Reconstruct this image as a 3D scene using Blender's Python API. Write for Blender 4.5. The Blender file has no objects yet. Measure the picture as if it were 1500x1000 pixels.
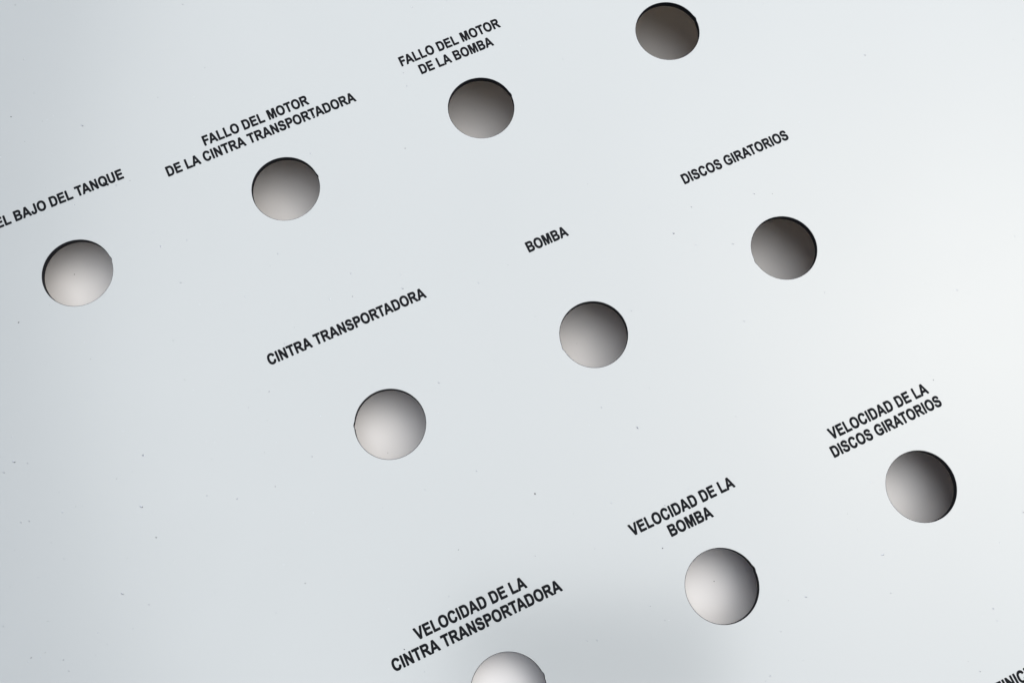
import bpy, bmesh, math, random
from mathutils import Vector, Matrix
from mathutils.geometry import tessellate_polygon, delaunay_2d_cdt

random.seed(11)
scene = bpy.context.scene
C = scene.collection
MM = 0.001

# ------------------------------------------------------------------ camera
def world_pt(x, y, z=0.0):
    """panel millimetres (x along the captions, y down the panel, z up) to world metres"""
    return Vector((x * MM, -y * MM, z * MM))

cam_data = bpy.data.cameras.new("camera")
cam = bpy.data.objects.new("camera", cam_data)
C.objects.link(cam)
ROWS = ((0.90441284, 0.42524874, -0.03465432),
        (-0.40421357, 0.88000111, 0.24941818),
        (0.13656061, -0.21156926, 0.96777562))
def w(v): return Vector((v[0], -v[1], -v[2]))
right, up, back = w(ROWS[0]), -w(ROWS[1]), -w(ROWS[2])
cam.matrix_world = Matrix.Translation((0.07027828, -0.14836524, 0.32270628)) @ \
    Matrix((right, up, back)).transposed().to_4x4()
cam_data.sensor_width = 36
cam_data.sensor_fit = 'HORIZONTAL'
cam_data.lens = 36 * 1541.6 / 1500
cam_data.clip_start = 0.01
cam_data.clip_end = 100
scene.camera = cam

# ------------------------------------------------------------------ light
SUN_TILT = 30.0         # degrees away from the vertical
SUN_AZ = 2.0          # direction the light comes from, degrees from world +X
SUN_ANGLE = 95.0
d = Vector((math.sin(math.radians(SUN_TILT)) * math.cos(math.radians(SUN_AZ)),
            math.sin(math.radians(SUN_TILT)) * math.sin(math.radians(SUN_AZ)),
            math.cos(math.radians(SUN_TILT))))
world = bpy.data.worlds.new("World")
scene.world = world
world.use_nodes = True
nt = world.node_tree
nt.nodes.clear()
sky = nt.nodes.new('ShaderNodeTexSky')
sky.sky_type = 'NISHITA'
sky.sun_disc = False
sky.sun_elevation = math.radians(90 - SUN_TILT)
sky.sun_rotation = math.radians(90 - SUN_AZ)
sky.air_density = 1.0
sky.dust_density = 2
bg = nt.nodes.new('ShaderNodeBackground')
bg.inputs['Strength'].default_value = 0.035
out = nt.nodes.new('ShaderNodeOutputWorld')
nt.links.new(sky.outputs[0], bg.inputs[0])
nt.links.new(bg.outputs[0], out.inputs[0])

sun_data = bpy.data.lights.new("sun", 'SUN')
sun_data.energy = 1.350
sun_data.angle = math.radians(SUN_ANGLE)
sun_data.color = (1.0, 0.99, 0.975)
sun = bpy.data.objects.new("sun", sun_data)
C.objects.link(sun)
sun.rotation_euler = d.to_track_quat('Z', 'Y').to_euler()

scene.view_settings.view_transform = 'Standard'
scene.view_settings.look = 'None'
scene.view_settings.gamma = 1
scene.view_settings.exposure = 1.44
scene.render.engine = 'CYCLES'
scene.cycles.max_bounces = 10
scene.cycles.diffuse_bounces = 8

# ------------------------------------------------------------------ materials
def material(name, color, rough=0.5, metallic=0.0, specular=0.5, build=None):
    m = bpy.data.materials.new(name)
    m.use_nodes = True
    b = m.node_tree.nodes['Principled BSDF']
    b.inputs['Base Color'].default_value = (*color, 1)
    b.inputs['Roughness'].default_value = rough
    b.inputs['Metallic'].default_value = metallic
    b.inputs['Specular IOR Level'].default_value = specular
    if build: build(m.node_tree, b)
    return m

def noise_color(scale, c0, c1, detail=4, lo=0.35, hi=0.65, rough=None, bump=None):
    def f(t, b):
        tc = t.nodes.new('ShaderNodeTexCoord')
        n = t.nodes.new('ShaderNodeTexNoise')
        n.inputs['Scale'].default_value = scale
        n.inputs['Detail'].default_value = detail
        t.links.new(tc.outputs['Object'], n.inputs['Vector'])
        r = t.nodes.new('ShaderNodeValToRGB')
        r.color_ramp.elements[0].position = lo
        r.color_ramp.elements[1].position = hi
        r.color_ramp.elements[0].color = (*c0, 1)
        r.color_ramp.elements[1].color = (*c1, 1)
        t.links.new(n.outputs[0], r.inputs[0])
        t.links.new(r.outputs[0], b.inputs['Base Color'])
        if rough:
            mr = t.nodes.new('ShaderNodeMapRange')
            mr.inputs['To Min'].default_value = rough[0]
            mr.inputs['To Max'].default_value = rough[1]
            n3 = t.nodes.new('ShaderNodeTexNoise')
            n3.inputs['Scale'].default_value = scale * 2.3
            n3.inputs['Detail'].default_value = 5
            t.links.new(tc.outputs['Object'], n3.inputs['Vector'])
            t.links.new(n3.outputs[0], mr.inputs['Value'])
            t.links.new(mr.outputs[0], b.inputs['Roughness'])
        if bump:
            n2 = t.nodes.new('ShaderNodeTexNoise')
            n2.inputs['Scale'].default_value = bump[0]
            n2.inputs['Detail'].default_value = 3
            t.links.new(tc.outputs['Object'], n2.inputs['Vector'])
            bp = t.nodes.new('ShaderNodeBump')
            bp.inputs['Strength'].default_value = bump[1]
            bp.inputs['Distance'].default_value = bump[2]
            t.links.new(n2.outputs[0], bp.inputs['Height'])
            t.links.new(bp.outputs[0], b.inputs['Normal'])
    return f

M_FACE = material('satin_face', (0.62, 0.66, 0.67), rough=0.35, metallic=0.11, specular=0.5,
                  build=noise_color(14, (0.466, 0.486, 0.472), (0.472, 0.492, 0.478),
                                    rough=(0.18, 0.23), bump=(1500, 0.12, 0.00003)))
M_CORE = material('black_core', (0.012, 0.012, 0.014), rough=0.7, specular=0.15,
                  build=noise_color(3000, (0.004, 0.004, 0.006), (0.011, 0.011, 0.015)))
M_BACK = material('back_ply', (0.30, 0.24, 0.19), rough=0.7,
                  build=noise_color(60, (0.37, 0.28, 0.18), (0.41, 0.31, 0.21)))
M_INK = material('black_ink', (0.010, 0.011, 0.013), rough=0.7, specular=0.1,
                 build=noise_color(2500, (0.004, 0.005, 0.006), (0.010, 0.011, 0.013)))
M_TABLE = material('pale_tabletop', (0.8, 0.8, 0.79), rough=0.6,
                   build=noise_color(60, (0.82, 0.815, 0.795), (0.84, 0.835, 0.815),
                                     bump=(2500, 0.1, 0.00005)))
M_SPECK = material('dark_grit', (0.06, 0.06, 0.06), rough=0.7,
                   build=noise_color(4000, (0.02, 0.02, 0.02), (0.14, 0.14, 0.14)))
M_BLEM = material('surface_pimple', (0.5, 0.52, 0.53), rough=0.4, metallic=0.2,
                  build=noise_color(3000, (0.22, 0.23, 0.24), (0.62, 0.65, 0.66)))

# ------------------------------------------------------------------ helpers
def link_bm(name, bm, mat, parent=None, smooth=False):
    me = bpy.data.meshes.new(name)
    bm.to_mesh(me); bm.free()
    me.materials.append(mat)
    if smooth:
        for p in me.polygons: p.use_smooth = True
    o = bpy.data.objects.new(name, me)
    C.objects.link(o)
    if parent is not None: o.parent = parent
    return o

def fill(bm, contours, z):
    """flat face from outer contour and holes given in panel millimetres"""
    pts, edges, k = [], [], 0
    for c in contours:
        n = len(c)
        pts += [Vector((x, -y)) for x, y in c]
        edges += [(k + i, k + (i + 1) % n) for i in range(n)]
        k += n
    vs, _, fs, _, _, _ = delaunay_2d_cdt(pts, edges, [], 1, 1e-7)
    holes = [[(x, -y) for x, y in c] for c in contours[1:]]
    boxes = [(min(p[0] for p in h), max(p[0] for p in h), min(p[1] for p in h), max(p[1] for p in h)) for h in holes]
    def in_hole(x, y):
        for h, (a, b, c, d) in zip(holes, boxes):
            if not (a < x < b and c < y < d): continue
            hit = False
            for i in range(len(h)):
                (x1, y1), (x2, y2) = h[i-1], h[i]
                if (y1 > y) != (y2 > y) and x < (x2-x1)*(y-y1)/(y2-y1) + x1: hit = not hit
            if hit: return True
        return False
    bv = [bm.verts.new((v.x * MM, v.y * MM, z * MM)) for v in vs]
    for f in fs:
        if in_hole(sum(vs[i].x for i in f)/len(f), sum(vs[i].y for i in f)/len(f)): continue
        fa = bm.faces.new([bv[i] for i in f])
        fa.normal_update()
        if fa.normal.z < 0: fa.normal_flip()

# ------------------------------------------------------------------ lettering
G = {}
def glyph(ch, adv, *contours): G[ch] = (adv, contours)
# numbers: two = line to, four = quadratic (control, end)
glyph('A', 1479, [(1471,0),(1149,0),(1021,333),(435,333),(314,0),(0,0),(571,1466),(884,1466)],
      [(926,580),(724,1124),(526,580)])
glyph('B', 1479, [(150,1466),(736,1466),(910,1466,995,1452),(1081,1437,1148,1391),(1216,1345,1261,1268),(1306,1192,1306,1097),
      (1306,994,1250,908),(1195,822,1100,779),(1234,740,1306,646),(1378,552,1378,425),(1378,325,1331,230),(1285,136,1204,79),
      (1124,23,1006,10),(932,2,649,0),(150,0)],
      [(446,1222),(446,883),(640,883),(813,883,855,888),(931,897,974,940),(1018,984,1018,1055),(1018,1123,980,1165),(943,1208,869,1217),(825,1222,616,1222)],
      [(446,639),(446,247),(720,247),(880,247,923,256),(989,268,1030,314),(1072,361,1072,439),(1072,505,1040,551),(1008,597,947,618),(887,639,685,639)])
glyph('C', 1479, [(1087,539),(1374,448),(1308,208,1154,91),(1001,-25,765,-25),(473,-25,285,174),(97,374,97,720),(97,1086,286,1288),
      (475,1491,783,1491),(1052,1491,1220,1332),(1320,1238,1370,1062),(1077,992),(1051,1106,968,1172),(886,1238,768,1238),(605,1238,503,1121),
      (402,1004,402,742),(402,464,502,346),(602,228,762,228),(880,228,965,303),(1050,378,1087,539)])
glyph('D', 1479, [(148,1466),(689,1466),(872,1466,968,1438),(1097,1400,1189,1303),(1281,1206,1329,1065),(1377,925,1377,719),(1377,538,1332,407),
      (1277,247,1175,148),(1098,73,967,31),(869,0,705,0),(148,0)],
      [(444,1218),(444,247),(665,247),(789,247,844,261),(916,279,963,322),(1011,365,1041,463),(1071,562,1071,732),(1071,902,1041,993),
       (1011,1084,957,1135),(903,1186,820,1204),(758,1218,577,1218)])
glyph('E', 1366, [(149,0),(149,1466),(1236,1466),(1236,1218),(445,1218),(445,893),(1181,893),(1181,646),(445,646),(445,247),(1264,247),(1264,0)])
glyph('F', 1251, [(151,0),(151,1466),(1156,1466),(1156,1218),(447,1218),(447,871),(1059,871),(1059,623),(447,623),(447,0)])
glyph('G', 1593, [(831,539),(831,786),(1469,786),(1469,202),(1376,112,1199,43),(1023,-25,842,-25),(612,-25,441,71),(270,168,184,347),(98,527,98,738),
      (98,967,194,1145),(290,1323,475,1418),(616,1491,826,1491),(1099,1491,1252,1376),(1406,1262,1450,1060),(1156,1005),(1125,1113,1039,1175),
      (954,1238,826,1238),(632,1238,517,1115),(403,992,403,750),(403,489,519,358),(635,228,823,228),(916,228,1009,264),(1103,301,1170,353),(1170,539)])
glyph('I', 569, [(140,0),(140,1466),(436,1466),(436,0)])
glyph('J', 1139, [(707,1466),(1003,1466),(1003,538),(1003,356,971,258),(928,130,815,52),(702,-25,517,-25),(300,-25,183,96),(66,218,65,453),(345,485),
      (350,359,382,307),(430,228,528,228),(627,228,668,284),(707,341,707,519)])
glyph('L', 1251, [(157,0),(157,1460),(453,1460),(453,247),(1189,247),(1189,0)])
glyph('M', 1706, [(145,0),(145,1466),(588,1466),(854,466),(1117,1466),(1561,1466),(1561,0),(1286,0),(1286,1154),(995,0),(710,0),(420,1154),(420,0)])
glyph('N', 1479, [(152,0),(152,1466),(440,1466),(1040,487),(1040,1466),(1315,1466),(1315,0),(1018,0),(427,956),(427,0)])
glyph('O', 1593, [(89,724),(89,948,156,1100),(206,1212,292,1301),(379,1390,482,1433),(619,1491,798,1491),(1122,1491,1316,1290),(1511,1089,1511,731),
      (1511,376,1318,175),(1125,-25,802,-25),(475,-25,282,174),(89,374,89,724)],
      [(394,734),(394,485,509,356),(624,228,801,228),(978,228,1091,355),(1205,483,1205,738),(1205,990,1094,1114),(984,1238,801,1238),
       (618,1238,506,1112),(394,987,394,734)])
glyph('P', 1366, [(149,0),(149,1466),(624,1466),(894,1466,976,1444),(1102,1411,1187,1300),(1272,1190,1272,1015),(1272,880,1223,788),(1174,696,1098,643),
      (1023,591,945,574),(839,553,638,553),(445,553),(445,0)],
      [(445,1218),(445,802),(607,802),(782,802,841,825),(900,848,933,897),(967,946,967,1011),(967,1091,920,1143),(873,1195,801,1208),(748,1218,588,1218)])
glyph('Q', 1593, [(1324,186),(1431,109,1554,63),(1445,-146),(1381,-127,1320,-94),(1300,-84,1132,28),(990,-25,813,-25),(475,-25,282,174),(89,374,89,732),
      (89,1089,282,1290),(475,1491,806,1491),(1134,1491,1325,1290),(1517,1089,1517,732),(1517,543,1465,400),(1425,290,1324,186)],
      [(1086,352),(1146,420,1176,517),(1206,614,1206,732),(1206,985,1094,1111),(982,1238,803,1238),(624,1238,511,1111),(399,984,399,732),
       (399,483,511,353),(624,223,796,223),(860,223,917,244),(827,303,734,336),(817,505),(963,455,1086,352)])
glyph('R', 1479, [(150,0),(150,1466),(773,1466),(1008,1466,1114,1426),(1221,1387,1285,1286),(1349,1185,1349,1055),(1349,890,1252,782),(1155,675,962,647),
      (1058,591,1120,524),(1183,457,1289,286),(1468,0),(1114,0),(900,319),(786,490,744,534),(702,579,655,595),(608,612,506,612),(446,612),(446,0)],
      [(446,846),(665,846),(878,846,931,864),(984,882,1014,926),(1044,970,1044,1036),(1044,1110,1004,1155),(965,1201,893,1213),(857,1218,677,1218),(446,1218)])
glyph('S', 1366, [(74,477),(362,505),(388,360,467,292),(547,224,682,224),(825,224,897,284),(970,345,970,426),(970,478,939,514),(909,551,833,578),
      (781,596,596,642),(358,701,262,787),(127,908,127,1082),(127,1194,190,1291),(254,1389,373,1440),(493,1491,662,1491),(938,1491,1077,1370),
      (1217,1249,1224,1047),(928,1034),(909,1147,846,1196),(784,1246,659,1246),(530,1246,457,1193),(410,1159,410,1102),(410,1050,454,1013),
      (510,966,726,915),(942,864,1045,809),(1149,755,1207,660),(1266,566,1266,427),(1266,301,1196,191),(1126,81,998,27),(870,-26,679,-26),
      (401,-26,252,102),(103,231,74,477)])
glyph('T', 1251, [(478,0),(478,1218),(43,1218),(43,1466),(1208,1466),(1208,1218),(774,1218),(774,0)])
glyph('U', 1479, [(147,1466),(443,1466),(443,672),(443,483,454,427),(473,337,544,282),(616,228,740,228),(866,228,930,279),(994,331,1007,406),
      (1020,481,1020,655),(1020,1466),(1316,1466),(1316,696),(1316,432,1292,323),(1268,214,1203,139),(1139,64,1031,19),(923,-25,749,-25),
      (539,-25,430,23),(322,72,259,149),(196,227,176,312),(147,438,147,684)])
glyph('V', 1366, [(524,0),(0,1466),(321,1466),(692,381),(1051,1466),(1365,1466),(840,0)])
KERN = {'TA': -130, 'AT': -130, 'AV': -130, 'PO': -30, 'FA': -110, 'RT': -30, 'LT': -130}

SPREAD = 50.0
def flat_contour(c, inner=False):
    pts = [c[0][:2]]
    for s in c[1:]:
        x0, y0 = pts[-1]
        if len(s) == 2: pts.append(s)
        else:
            cx, cy, x1, y1 = s
            for k in (1, 2, 3):
                t = k / 3
                pts.append(((1-t)**2*x0 + 2*t*(1-t)*cx + t*t*x1, (1-t)**2*y0 + 2*t*(1-t)*cy + t*t*y1))
    if abs(pts[0][0]-pts[-1][0]) + abs(pts[0][1]-pts[-1][1]) < 1: pts.pop()
    area = sum(pts[i-1][0]*pts[i][1] - pts[i][0]*pts[i-1][1] for i in range(len(pts)))
    side = (1 if area > 0 else -1) * (-1 if inner else 1)
    # the cutter leaves slightly rounded corners
    n, res = len(pts), []
    for i in range(n):
        a, p, b = Vector(pts[i-1]), Vector(pts[i]), Vector(pts[(i+1) % n])
        u, v = a-p, b-p
        if u.length < 1 or v.length < 1: continue
        ang = u.angle(v)
        if ang < math.radians(140):
            r = min(52, u.length*.4, v.length*.4)
            q, s = p + u.normalized()*r, p + v.normalized()*r
            m = (q + s) * .25 + p * .5
            res += [q, m, s]
        else: res.append(p)
    # ink spreads a little past the outline: push the contour outwards
    n, fat = len(res), []
    for i in range(n):
        t0, t1 = res[i] - res[i-1], res[(i+1) % n] - res[i]
        if t0.length < .01 or t1.length < .01: fat.append(res[i]); continue
        nrm = t0.normalized() + t1.normalized()
        nrm = Vector((nrm.y, -nrm.x))
        nrm = nrm.normalized() * SPREAD if nrm.length > .1 else Vector((0, 0))
        fat.append(res[i] + nrm * side)
    return fat

def text_line(bm, text, x0, x1, base, cap=3.5, z=0.03):
    """one line of capitals from x0 to x1 (ink edges) on the baseline, panel millimetres"""
    pen, places = 0, []
    for i, ch in enumerate(text):
        if i: pen += KERN.get(text[i-1:i+1], 0)
        if ch == ' ': pen += 569; continue
        places.append((ch, pen)); pen += G[ch][0]
    cs = [[[(p.x + px, p.y) for p in flat_contour(c, k > 0)] for k, c in enumerate(G[ch][1])] for ch, px in places]
    lo = min(x for x, _ in cs[0][0]); hi = max(x for x, _ in cs[-1][0])
    sx, sy = (x1 - x0) / (hi - lo), cap / 1466
    for g in cs:
        fill(bm, [[(x0 + (x-lo)*sx, base - y*sy) for x, y in c] for c in g], z)

# ------------------------------------------------------------------ the table under the panel
THICK = 2.25
# the board below is not quite parallel to the panel: the gap widens to the upper right
def gap(x, y):
    g = 13.75 + 5.8 * (x - 100) / 100 - 6.2 * (y - 86) / 100
    return 0.5 * (g + math.sqrt(g*g + 9.0))
def z_table(x, y): return -(THICK + gap(x, y))
bm = bmesh.new()
NX, NY = 60, 54
def grid_xy(i, j): return -330 + 940 * i / NX, -400 + 860 * j / NY
gv = [[bm.verts.new(world_pt(*grid_xy(i, j), z_table(*grid_xy(i, j)))) for i in range(NX+1)] for j in range(NY+1)]
gb = [[bm.verts.new(world_pt(*grid_xy(i, j), z_table(*grid_xy(i, j)) - 24)) for i in range(NX+1)] for j in range(NY+1)]
for j in range(NY):
    for i in range(NX):
        bm.faces.new((gv[j][i], gv[j+1][i], gv[j+1][i+1], gv[j][i+1]))
        bm.faces.new((gb[j][i], gb[j][i+1], gb[j+1][i+1], gb[j+1][i]))
rim = [(0, i) for i in range(NX)] + [(j, NX) for j in range(NY)] + [(NY, i) for i in range(NX, 0, -1)] + [(j, 0) for j in range(NY, 0, -1)]
for k in range(len(rim)):
    (a, b), (c, e) = rim[k-1], rim[k]
    bm.faces.new((gv[a][b], gv[c][e], gb[c][e], gb[a][b]))
bmesh.ops.recalc_face_normals(bm, faces=bm.faces[:])
table = link_bm('tabletop', bm, M_TABLE, smooth=True)
table['kind'] = 'structure'

# ------------------------------------------------------------------ the panel
panel = bpy.data.objects.new('control_panel', None)
C.objects.link(panel)
panel['label'] = 'pale grey switch panel with round cut holes and black Spanish captions'
panel['category'] = 'control panel'

X0, X1, Y0, Y1 = -85.0, 372.0, -150.0, 262.0
# (x, y, radius, angle of the small cutter nick in degrees or None)
HOLES = [(-0.07,-0.19,11.01,0), (70.55,0.34,10.97,-1), (140.85,0.26,11.02,2), (211.61,0.25,10.98,3),
         (70.37,85.87,10.97,158), (140.51,86.54,10.84,181), (210.31,86.39,10.82,182),
         (70.10,172.81,11.12,0), (141.04,172.91,11.18,2), (211.56,172.78,11.06,None)]

def hole_contour(x, y, r, nick, n=128):
    res = []
    for i in range(n):
        a = 360 * i / n
        rr = r + 0.02 * math.sin(math.radians(3*a + x)) 
        if nick is not None:
            dd = (a + nick + 180) % 360 - 180
            if abs(dd) < 4.5: rr += 0.26 * (1 - abs(dd) / 4.5) ** .5
        res.append((x + rr*math.cos(math.radians(a)), y + rr*math.sin(math.radians(a))))
    return res

RECT = []
RC = 4.0
for cx, cy, a0 in ((X1-RC, Y1-RC, 0), (X0+RC, Y1-RC, 90), (X0+RC, Y0+RC, 180), (X1-RC, Y0+RC, 270)):
    for k in range(7):
        a = math.radians(a0 + 15*k)
        RECT.append((cx + RC*math.cos(a), cy + RC*math.sin(a)))
HC = [hole_contour(*h) for h in HOLES]
# the pale skin is trimmed back a hair from the cut, so the dark core shows as a thin line all round
HS = [hole_contour(x, y, r + 0.15, n) for x, y, r, n in HOLES]

def layer(name, ztop, zbot, mat, hole_walls, HC=HC):
    bm = bmesh.new()
    fill(bm, [RECT] + HC, ztop)
    b2 = bmesh.new(); fill(b2, [RECT] + HC, zbot)
    bmesh.ops.reverse_faces(b2, faces=b2.faces[:])
    me = bpy.data.meshes.new('t'); b2.to_mesh(me); b2.free(); bm.from_mesh(me); bpy.data.meshes.remove(me)
    for k, c in enumerate([RECT] + (HC if hole_walls else [])):
        t = [bm.verts.new(world_pt(x, y, ztop)) for x, y in c]
        b = [bm.verts.new(world_pt(x, y, zbot)) for x, y in c]
        for i in range(len(c)):
            j = (i+1) % len(c)
            bm.faces.new((t[i], t[j], b[j], b[i]))
    bmesh.ops.remove_doubles(bm, verts=bm.verts[:], dist=1e-7)
    bmesh.ops.recalc_face_normals(bm, faces=bm.faces[:])
    return link_bm(name, bm, mat, panel)

face = layer('faceplate', 0.0, -0.12, M_FACE, True, HS)
core = layer('core_layer', -0.125, -THICK + 0.055, M_CORE, False)
backl = layer('backing_layer', -THICK + 0.05, -THICK, M_BACK, True)

for c in HC:                                   # the dark cut wall of every hole is a part of its own
    bm = bmesh.new()
    zs = (-0.125, -THICK + 0.05)
    rings = [[bm.verts.new(world_pt(x, y, z)) for x, y in c] for z in zs]
    for i in range(len(c)):
        j = (i+1) % len(c)
        bm.faces.new((rings[0][i], rings[0][j], rings[1][j], rings[1][i]))
    bmesh.ops.recalc_face_normals(bm, faces=bm.faces[:])
    link_bm('hole_edge', bm, M_CORE, panel, smooth=True)

CAPTIONS = [
    ('NIVEL BAJO DEL TANQUE', [('NIVEL BAJO DEL TANQUE', -24.5, 24.45, -24.6)]),
    ('FALLO DEL MOTOR DE LA CINTRA TRANSPORTADORA', [('FALLO DEL MOTOR', 52.15, 89.2, -24.5), ('DE LA CINTRA TRANSPORTADORA', 37.5, 103.9, -19.15)]),
    ('FALLO DEL MOTOR DE LA BOMBA', [('FALLO DEL MOTOR', 122.75, 159.8, -24.6), ('DE LA BOMBA', 127.7, 154.75, -19.2)]),
    ('CINTRA TRANSPORTADORA', [('CINTRA TRANSPORTADORA', 43.7, 97.35, 53.2)]),
    ('BOMBA', [('BOMBA', 133.5, 147.95, 53.2)]),
    ('DISCOS GIRATORIOS', [('DISCOS GIRATORIOS', 190.75, 230.75, 53.1)]),
    ('VELOCIDAD DE LA CINTRA TRANSPORTADORA', [('VELOCIDAD DE LA', 51.8, 87.85, 148.3), ('CINTRA TRANSPORTADORA', 42.25, 97.05, 153.6)]),
    ('VELOCIDAD DE LA BOMBA', [('VELOCIDAD DE LA', 123.1, 158.9, 148.3), ('BOMBA', 133.85, 148.55, 153.5)]),
    ('VELOCIDAD DE LA DISCOS GIRATORIOS', [('VELOCIDAD DE LA', 193.3, 229.15, 148.3), ('DISCOS GIRATORIOS', 191.2, 231.0, 153.55)]),
    ('REINICIO', [('REINICIO', 198.45, 215.25, 236.0)]),
]
for words, lines in CAPTIONS:
    bm = bmesh.new()
    for t, x0, x1, base in lines: text_line(bm, t, x0, x1, base)
    o = link_bm('caption', bm, M_INK, panel)
    o['label'] = 'black printed capitals reading ' + words if words != 'REINICIO' else 'black printed capitals cut off by the photo corner'

# spacers that carry the panel above the table
for x, y in ((X0+12, Y0+12), (X1-12, Y0+12), (X1-12, Y1-12)):
    bm = bmesh.new()
    prof = [(6, None), (6, -THICK-1.0), (5.6, -THICK)]
    rr = [[bm.verts.new(world_pt(x + r*math.cos(math.tau*k/24), y + r*math.sin(math.tau*k/24),
           z if z is not None else z_table(x + r*math.cos(math.tau*k/24), y + r*math.sin(math.tau*k/24)))) for k in range(24)] for r, z in prof]
    for a, b in zip(rr, rr[1:]):
        for k in range(24): bm.faces.new((a[k], a[(k+1) % 24], b[(k+1) % 24], b[k]))
    bmesh.ops.recalc_face_normals(bm, faces=bm.faces[:])
    link_bm('spacer', bm, M_CORE, panel)

# ------------------------------------------------------------------ grit and pimples on the face
RI = [Vector(r) for r in ROWS]
CP = Vector((70.2783, 148.3652, -322.7063))
def at(u, v, z=0.0):
    """point of the panel (or of a plane z mm below it) seen at a photo pixel; used to read off positions"""
    a, b = (u-750)/1541.6, (v-500)/1541.6
    dd = RI[0]*a + RI[1]*b + RI[2]
    s = (z - CP.z) / dd.z
    p = CP + dd*s
    return p.x, p.y

def grit(bm, x, y, z, r, elong=1.0, ang=0.0, h=0.5):
    n = 7
    top = bm.verts.new(world_pt(x + random.uniform(-.2,.2)*r, y + random.uniform(-.2,.2)*r, z + r*h))
    ring = []
    for k in range(n):
        a = math.tau*k/n
        q = r*random.uniform(.7, 1.15)
        lx, ly = q*elong*math.cos(a), q*math.sin(a)
        ring.append(bm.verts.new(world_pt(x + lx*math.cos(ang) - ly*math.sin(ang), y + lx*math.sin(ang) + ly*math.cos(ang), z - 0.01)))
    for k in range(n): bm.faces.new((top, ring[(k+1) % n], ring[k]))

def clear(x, y, m=1.0):
    return all((x-h[0])**2 + (y-h[1])**2 > (h[2]+m)**2 for h in HOLES)

# dark flecks that can be read in the photograph: pixel, radius in mm, stretch, direction
DARK = [(21,676.5,.24,1.5),(40.5,678.5,.16,1),(6,692,.18,1.4),(208,742,.28,1.5),(43,763,.18,1),(31,765,.12,1.8),(93.5,818,.14,1),(180,869.5,.22,1.2),
        (219,885,.13,1),(121,184.5,.20,1.3),(66,275,.11,1),(109,300,.13,1),(268,7,.16,1),(604,11,.14,1.4),(300,99.5,.12,1),(394,35,.12,1),(231,143,.1,1),
        (591,107,.12,1),(590,422.5,.16,1.6),(265,414,.16,1),(396,389,.1,1),(1267,81,.16,2.2),(1105,284,.14,1.8),(987,342,.2,2.0),(1074,357.5,.14,2),
        (1402,425,.14,2.2),(925,455,.12,1),(1294,812,.18,2.2),(1181,874,.16,1.8),(1155,879,.10,1),(1176,966,.10,1.4),(457,668.5,.14,1),(207,518.5,.12,1.6),
        (364,596.5,.12,1),(724,527,.1,1),(784,814,.12,1),(871,803,.12,1.2),(974,908,.12,1),(952.5,887,.14,1),(988,676,.08,1),(974,740,.12,1.2),
        (860,938,.12,1.8),(1144,924.5,.12,1.6),(1436,983,.16,1),(193,690,.12,1),(171,701,.12,1),(21,805,.1,2),(66,955,.14,1),(93,966,.14,1.6),(101,982,.12,2),
        (5,917,.12,1.2),(70,909,.12,1.6),(157,943,.08,1),(328,948,.08,1),(218,885,.1,1),(309,844,.1,1),(388,803,.1,1),(1499,750,.15,1),
        (840,752,.07,1),(1226,430,.06,1)]
bd = bmesh.new(); bl = bmesh.new()
for u, v, r, e in DARK:
    x, y = at(u, v)
    ang = random.uniform(0, 1.2)
    grit(bd, x, y, 0.005, r*1.05, e, ang, .4)
    grit(bl, x - r*.6, y - r*.8, 0.004, r*1.5, e, ang, .35)
for k in range(420):
    u, v = random.uniform(-60, 1560), random.uniform(-60, 1060)
    if random.random() < .45: u *= random.random() * .7
    x, y = at(u, v)
    if clear(x, y): grit(bd if k % 9 == 0 else bl, x, y, 0.004, abs(random.gauss(0, .08)) + .06, random.uniform(1, 1.8), random.uniform(0, 3), random.uniform(.3, .7))
o = link_bm('grit', bd, M_SPECK, panel); o['kind'] = 'stuff'
o = link_bm('surface_pimple', bl, M_BLEM, panel); o['kind'] = 'stuff'

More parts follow.
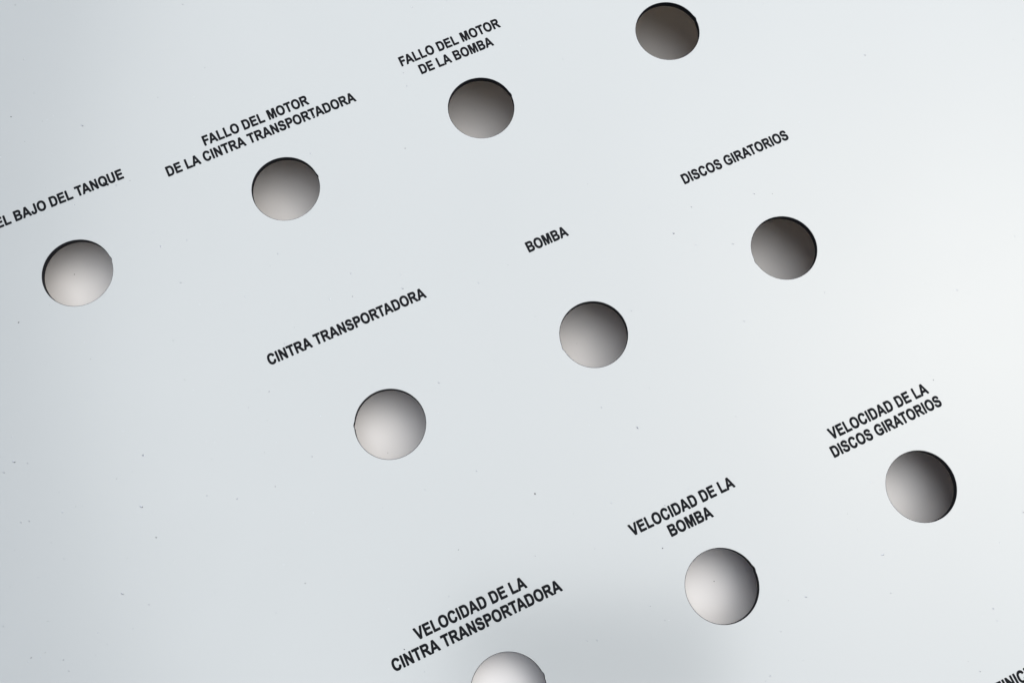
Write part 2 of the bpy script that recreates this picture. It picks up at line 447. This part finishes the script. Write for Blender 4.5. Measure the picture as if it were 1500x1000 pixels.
bm = bmesh.new()
for u, v, r in ((109, 402, .18), (1046, 851, .2), (568, 663, .14), (845, 503, .09), (860, 497, .08)):
    x, y = at(u, v)
    for _ in range(6): x, y = at(u, v, -z_table(x, y))
    grit(bm, x, y, z_table(x, y), r)
for k in range(60):
    x, y = random.uniform(-60, 300), random.uniform(-100, 200)
    grit(bm, x, y, z_table(x, y), random.uniform(.04, .09))
o = link_bm('table_dust', bm, M_SPECK, table); o['kind'] = 'stuff'

# ------------------------------------------------------------------ the phone the picture is taken with; it mirrors softly in the satin face
M_PHONE = material('phone_glass', (0.015, 0.016, 0.018), rough=0.25,
                   build=noise_color(40, (0.012, 0.013, 0.015), (0.02, 0.021, 0.023)))
def rounded_box(x0, x1, y0, y1, z0, z1, r, seg=8):
    bm = bmesh.new()
    prof = []
    for cx, cy, a0 in ((x1-r, y1-r, 0), (x0+r, y1-r, 90), (x0+r, y0+r, 180), (x1-r, y0+r, 270)):
        for k in range(seg+1):
            a = math.radians(a0 + 90*k/seg)
            prof.append((math.cos(a), math.sin(a), cx, cy))
    rings = []
    for inset, z in ((1.5, z0), (0.4, z0+0.5), (0, z0+1.5), (0, z1-1.5), (0.4, z1-0.5), (1.5, z1)):
        rings.append([bm.verts.new(((cx + (r-inset)*c)*MM, (cy + (r-inset)*s)*MM, z*MM)) for c, s, cx, cy in prof])
    for a, b in zip(rings, rings[1:]):
        for k in range(len(a)): bm.faces.new((a[k], a[(k+1) % len(a)], b[(k+1) % len(a)], b[k]))
    bm.faces.new(rings[0]); bm.faces.new(rings[-1])
    bmesh.ops.recalc_face_normals(bm, faces=bm.faces[:])
    return bm
phone = bpy.data.objects.new('smartphone', None)
C.objects.link(phone)
phone.matrix_world = cam.matrix_world.copy()
phone['label'] = 'dark smartphone held level above the panel, seen only as a soft reflection'
phone['category'] = 'smartphone'
link_bm('body', rounded_box(-9, 148, -68, 9, 3.0, 11.0, 9), M_PHONE, phone)
link_bm('camera_lens', rounded_box(22, 34, -6, 6, 1.0, 3.1, 5.9), M_PHONE, phone)
